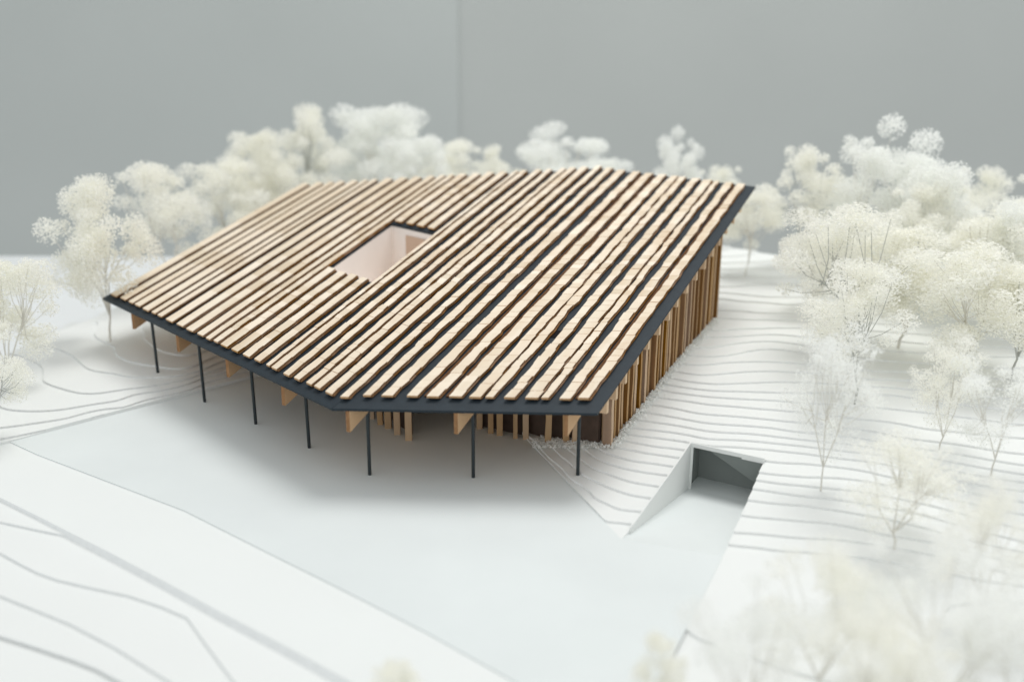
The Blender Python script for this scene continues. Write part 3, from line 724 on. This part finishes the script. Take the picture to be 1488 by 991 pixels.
# ------------------------------------------------------------------ trees: dried flower heads on thin stems
def make_tree(seed, npuff, spread, crown_lo, rad, forks, cream, flat=1.0, dark=False, topsprig=False, dens=480):
    """unit tree 1 m tall, crown radius = spread; returns meshes trunk and crown"""
    r = random.Random(seed); V, F = [], []; CV, CF_ = [], []
    ncol = forks; ends = []
    centers = []
    nb = max(5, npuff // 6)
    boughs = []
    for k in range(nb):
        f = (k + r.uniform(.1, .9)) / nb; h = crown_lo + (1 - crown_lo) * (.08 + .80 * f)
        R = spread * flat * (1.0 if f < .55 else 1.0 - .75 * (f - .55) / .45); t = k * 2.4 + r.uniform(-.6, .6)
        q = R * r.uniform(.35, .92); boughs.append(np.array([q * math.cos(t), q * math.sin(t), h]))
    for k in range(npuff):
        o = boughs[k % nb]; sc = rad * 1.25
        c = o + np.array([r.gauss(0, .75), r.gauss(0, .75), r.gauss(0, .55)]) * sc
        c[2] = min(max(c[2], crown_lo), 1 - rad * .9); rr = math.hypot(c[0], c[1]); lim = spread - rad * .5
        if rr > lim: c[:2] *= lim / rr
        centers.append(c)
    centers.append(np.array([r.uniform(-.06, .06), r.uniform(-.06, .06), 1.0 - rad * .8]))
    for _ in range(4):                                     # a few sprigs standing out of the crown
        t = r.uniform(0, 6.28); centers.append(np.array([spread * .8 * math.cos(t), spread * .8 * math.sin(t), r.uniform(.5, .92)]))
    if topsprig: centers += [np.array([.05, 0, 1.0 - rad * .5])]; centers = [c for c in centers[:-1] if c[2] < .86] + [centers[-1]]
    fork = [np.array([r.gauss(0, .02), r.gauss(0, .02), crown_lo * r.uniform(.35, .6)]) for _ in range(1)]
    base_r = .0085
    tube(V, F, [(0, 0, -.02), (r.gauss(0, .006), r.gauss(0, .006), fork[0][2] * .5), fork[0]], [base_r, base_r * .85, base_r * .75], 6)
    mains = []
    for k in range(ncol):
        t = 2 * math.pi * (k + r.random() * .6) / ncol; e = np.array([math.cos(t) * spread * .35, math.sin(t) * spread * .35, crown_lo + (1 - crown_lo) * r.uniform(.2, .5)])
        m = (fork[0] + e) / 2 + np.array([r.gauss(0, .02), r.gauss(0, .02), .02])
        tube(V, F, [fork[0], m, e], [base_r * .7, base_r * .6, base_r * .4], 5); mains.append((fork[0], m, e))
    for c in centers:
        best = min(mains, key=lambda s: np.linalg.norm((s[2] - c)[:2])); s = best[1] + (best[2] - best[1]) * r.uniform(.1, .95)
        m = s + (c - s) * .5 + np.array([r.gauss(0, .015), r.gauss(0, .015), -.02]); tube(V, F, [s, m, c], [base_r * .35, base_r * .28, base_r * .2], 4)
        pr = rad * r.choice((.55, .75, .9, 1.0, 1.2))
        # flower head: fine rays and a cloud of tiny florets
        for _ in range(12):
            dvec = unit([r.gauss(0, 1), r.gauss(0, 1), r.gauss(.35, .8)]); e = c + dvec * pr * r.uniform(.6, .95)
            b = len(CV); a = unit(np.cross(dvec, [.3, .2, 1])) * .0018; CV.extend([c - a, c + a, e + a, e - a]); CF_.append((b, b + 1, b + 2, b + 3))
        nq = int(dens * (pr / rad) ** 2)
        nr = np.random.RandomState(seed * 1000 + len(CV) % 997)
        dv = nr.normal(0, 1, (nq, 3)); dv[:, 2] = dv[:, 2] * .9 + .25; dv /= np.linalg.norm(dv, axis=1)[:, None]
        q = c + dv * (pr * nr.rand(nq, 1) ** .36) * np.array([1, 1, .85])
        nm_ = nr.normal(0, 1, (nq, 3)); nm_ /= np.linalg.norm(nm_, axis=1)[:, None]
        aa = np.cross(nm_, [.31, .17, .93]); aa /= np.linalg.norm(aa, axis=1)[:, None]; aa *= nr.uniform(.0045, .0095, (nq, 1)); bb = np.cross(nm_, aa)
        b = len(CV); quad = np.stack([q + aa, q + bb * .8, q - aa, q - bb * .8], 1).reshape(-1, 3); CV.extend(list(quad))
        CF_.extend([(b + 4 * j, b + 4 * j + 1, b + 4 * j + 2, b + 4 * j + 3) for j in range(nq)])
    def mk(nm, v, f, m):
        me = bpy.data.meshes.new(nm); me.from_pydata([tuple(map(float, p)) for p in v], [], f); me.materials.append(m); me.update(); return me
    return mk("trunk", V, F, M_TWIGD if dark else M_TWIG), mk("crown", CV, CF_, M_FLORETC if cream else M_FLORET)
VAR = [
 make_tree(1, 48, .34, .22, .098, 3, False),
 make_tree(2, 44, .36, .28, .10, 4, True),
 make_tree(3, 46, .32, .20, .095, 3, False, topsprig=True),
 make_tree(4, 36, .38, .36, .105, 3, True, dark=True, dens=380),
 make_tree(5, 42, .40, .28, .098, 3, True, dark=True),
 make_tree(6, 30, .30, .32, .105, 2, True),
 make_tree(7, 34, .42, .30, .10, 4, True, dens=210),
 make_tree(8, 30, .42, .26, .105, 3, False, dens=200),
]
VSPREAD = [.34, .36, .32, .38, .40, .30, .42, .42]
def slope_point(px, py, H):
    z = 0.0
    for _ in range(30): p = at(px, py, z); z = .5 * z + .5 * float(H([p[:2]])[0])
    return p
TREES = [
 # base pixel or (column, depth), row of the top, width in pixels, variant, turn, terrain, label
 ((22, 565), None, 372, 150, 1, .3, HL, "cream tree at the left edge of the picture, on the mound"),
 ((-5, 640), None, 482, 110, 3, 1.3, HL, "small blurred cream tree lowest at the left edge"),
 ((160, 495), None, 252, 150, 1, 2.1, HL, "round cream tree in front of the left backdrop, left of the pavilion roof corner"),
 ((228, 0), 1.36, 233, 125, 5, .4, HL, "slim cream tree with one raised puff, beside the left roof edge"),
 ((330, 0), 1.50, 226, 150, 1, 4.0, HL, "cream tree behind the left roof edge, lower than its right neighbour"),
 ((436, 0), 1.62, 148, 140, 4, 5.0, HR, "tall white tree behind the left end of the roof ridge"),
 ((552, 0), 1.68, 150, 140, 0, .9, HR, "tall white tree, the right one of the two highest behind the roof"),
 ((380, 0), 1.56, 186, 110, 1, 2.9, HR, "cream tree close behind the left rear corner of the roof"),
 ((606, 0), 1.60, 196, 95, 0, 1.2, HR, "shorter white tree against the right side of the two highest ones"),
 ((655, 0), 1.70, 205, 95, 5, 3.3, HR, "low cream tree just over the roof, under the seam of the backdrop"),
 ((722, 0), 1.66, 208, 80, 4, 1.6, HR, "small white tree between the backdrop seam and the middle of the roof ridge"),
 ((815, 0), 1.68, 180, 125, 2, 2.7, HR, "white tree with open branches over the highest point of the roof"),
 ((882, 0), 1.62, 228, 70, 0, .2, HR, "tiny tree top just showing over the right half of the roof ridge"),
 ((985, 0), 1.60, 186, 70, 2, 4.6, HR, "slender white tree standing alone over the right part of the roof"),
 ((1040, 0), 1.54, 238, 85, 4, 3.9, HR, "low white tree behind the right roof corner"),
 ((1083, 400), None, 275, 85, 5, 1.0, HR, "small white tree at the hill edge just right of the roof corner"),
 ((1180, 0), 1.36, 207, 140, 4, 2.0, HR, "white tree leaning towards the pavilion, leftmost of the right grove"),
 ((1290, 0), 1.30, 173, 135, 2, .5, HR, "tall white tree with one puff above all others in the right grove"),
 ((1350, 0), 1.24, 225, 150, 0, 3.0, HR, "wide white tree in the middle of the right grove, under the tallest"),
 ((1445, 0), 1.34, 240, 120, 4, 5.5, HR, "white tree with bare branches near the right edge, at the back"),
 ((1500, 0), 1.12, 285, 120, 0, 1.8, HR, "white tree cut by the right edge of the picture, upper grove"),
 ((1218, 520), None, 300, 215, 3, .8, HR, "broad cream tree with a grey leaning stem, on the slope"),
 ((1242, 586), None, 380, 175, 3, 2.4, HR, "cream tree with a forked stem in the middle of the slope"),
 ((1400, 545), None, 350, 210, 1, 3.6, HR, "dense cream tree in the right grove, behind the stout grey stem"),
 ((1470, 552), None, 385, 175, 3, 5.2, HR, "cream tree on a stout grey stem near the right edge"),
 ((1305, 505), None, 325, 210, 1, 1.9, HR, "dense cream tree filling the middle of the grove behind the forked one"),
 ((1440, 470), None, 290, 190, 5, 2.6, HR, "cream tree behind the one with the stout stem near the right edge"),
 ((1345, 450), None, 262, 150, 4, 0.6, HR, "white tree with dark twigs between the back row and the cream trees"),
 ((1185, 455), None, 318, 120, 1, 5.0, HR, "low cream tree at the left end of the grove, over the bare slope"),
 ((1193, 710), None, 480, 150, 7, .6, HR, "slim pale tree standing just right of the garage mouth"),
 ((1365, 652), None, 480, 135, 6, 4.4, HR, "narrow cream tree with two stems rising from one foot"),
 ((1440, 690), None, 525, 150, 7, 2.2, HR, "rounded cream tree right of the two stemmed one"),
 ((1300, 793), None, 630, 235, 6, 1.1, HR, "wide low cream tree with two thin stems, below the garage mouth level"),
 ((1428, 905), None, 690, 190, 6, 3.1, HR, "blurred tree with a dark forked stem in the lower right"),
 ((1190, 1010), None, 790, 260, 6, .7, HR, "large blurred cream tree in the lower right, beside the plaza edge"),
 ((1475, 1080), None, 830, 260, 7, 4.9, HR, "blurred cream tree in the bottom right corner"),
 ((1085, 1110), None, 872, 220, 7, 2.9, HR, "blurred pale tree at the bottom edge, right of the plaza corner"),
 ((1265, 1130), None, 880, 290, 6, 1.5, HR, "large blurred pale tree at the bottom edge, left of the corner tree"),
 ((1370, 1060), None, 795, 290, 7, 4.3, HR, "broad blurred cream tree in the lower right, between the forked stem and the bottom edge"),
 ((955, 1075), None, 930, 75, 5, 4.1, HR, "small blurred sprig tree at the bottom edge by the plaza corner"),
 ((578, 1068), None, 960, 75, 5, .1, None, "tiny blurred cream tree top at the bottom edge, beside the road"),
]
for k, (bp_, Y, top, wpx, var, turn, H, label) in enumerate(TREES):
    if Y is None:
        p = slope_point(bp_[0], bp_[1], H) if H is not None else at(bp_[0], bp_[1], ZR)
    else:
        q = on_plane(bp_[0], top, np.array([0, Y, 0]), np.array([0, 1.0, 0])); p = np.array([q[0], Y, float(H([(q[0], Y)])[0])])
    zb = p[2]
    if H is not None: zb = max(math.floor(zb / T) * T + SET, -.012)
    q = on_plane(bp_[0], top, np.array([0, p[1], 0]), np.array([0, 1.0, 0])); h = q[2] - zb
    width = wpx * ((p + q) / 2 - CC) @ CF / FPX
    root = empty("tree", (p[0], p[1], zb)); tag(root, label, "tree", "dried flower trees on the model"); root.rotation_euler.z = turn
    sx = width / (2 * VSPREAD[var]) ; root.scale = (sx, sx, h); root["base"] = (0, 0, 0)
    for nm, me in zip(("trunk", "crown"), VAR[var]):
        o = bpy.data.objects.new(nm, me); COL.objects.link(o); o.parent = root
for o in bpy.data.objects:
    if "base" in o: del o["base"]
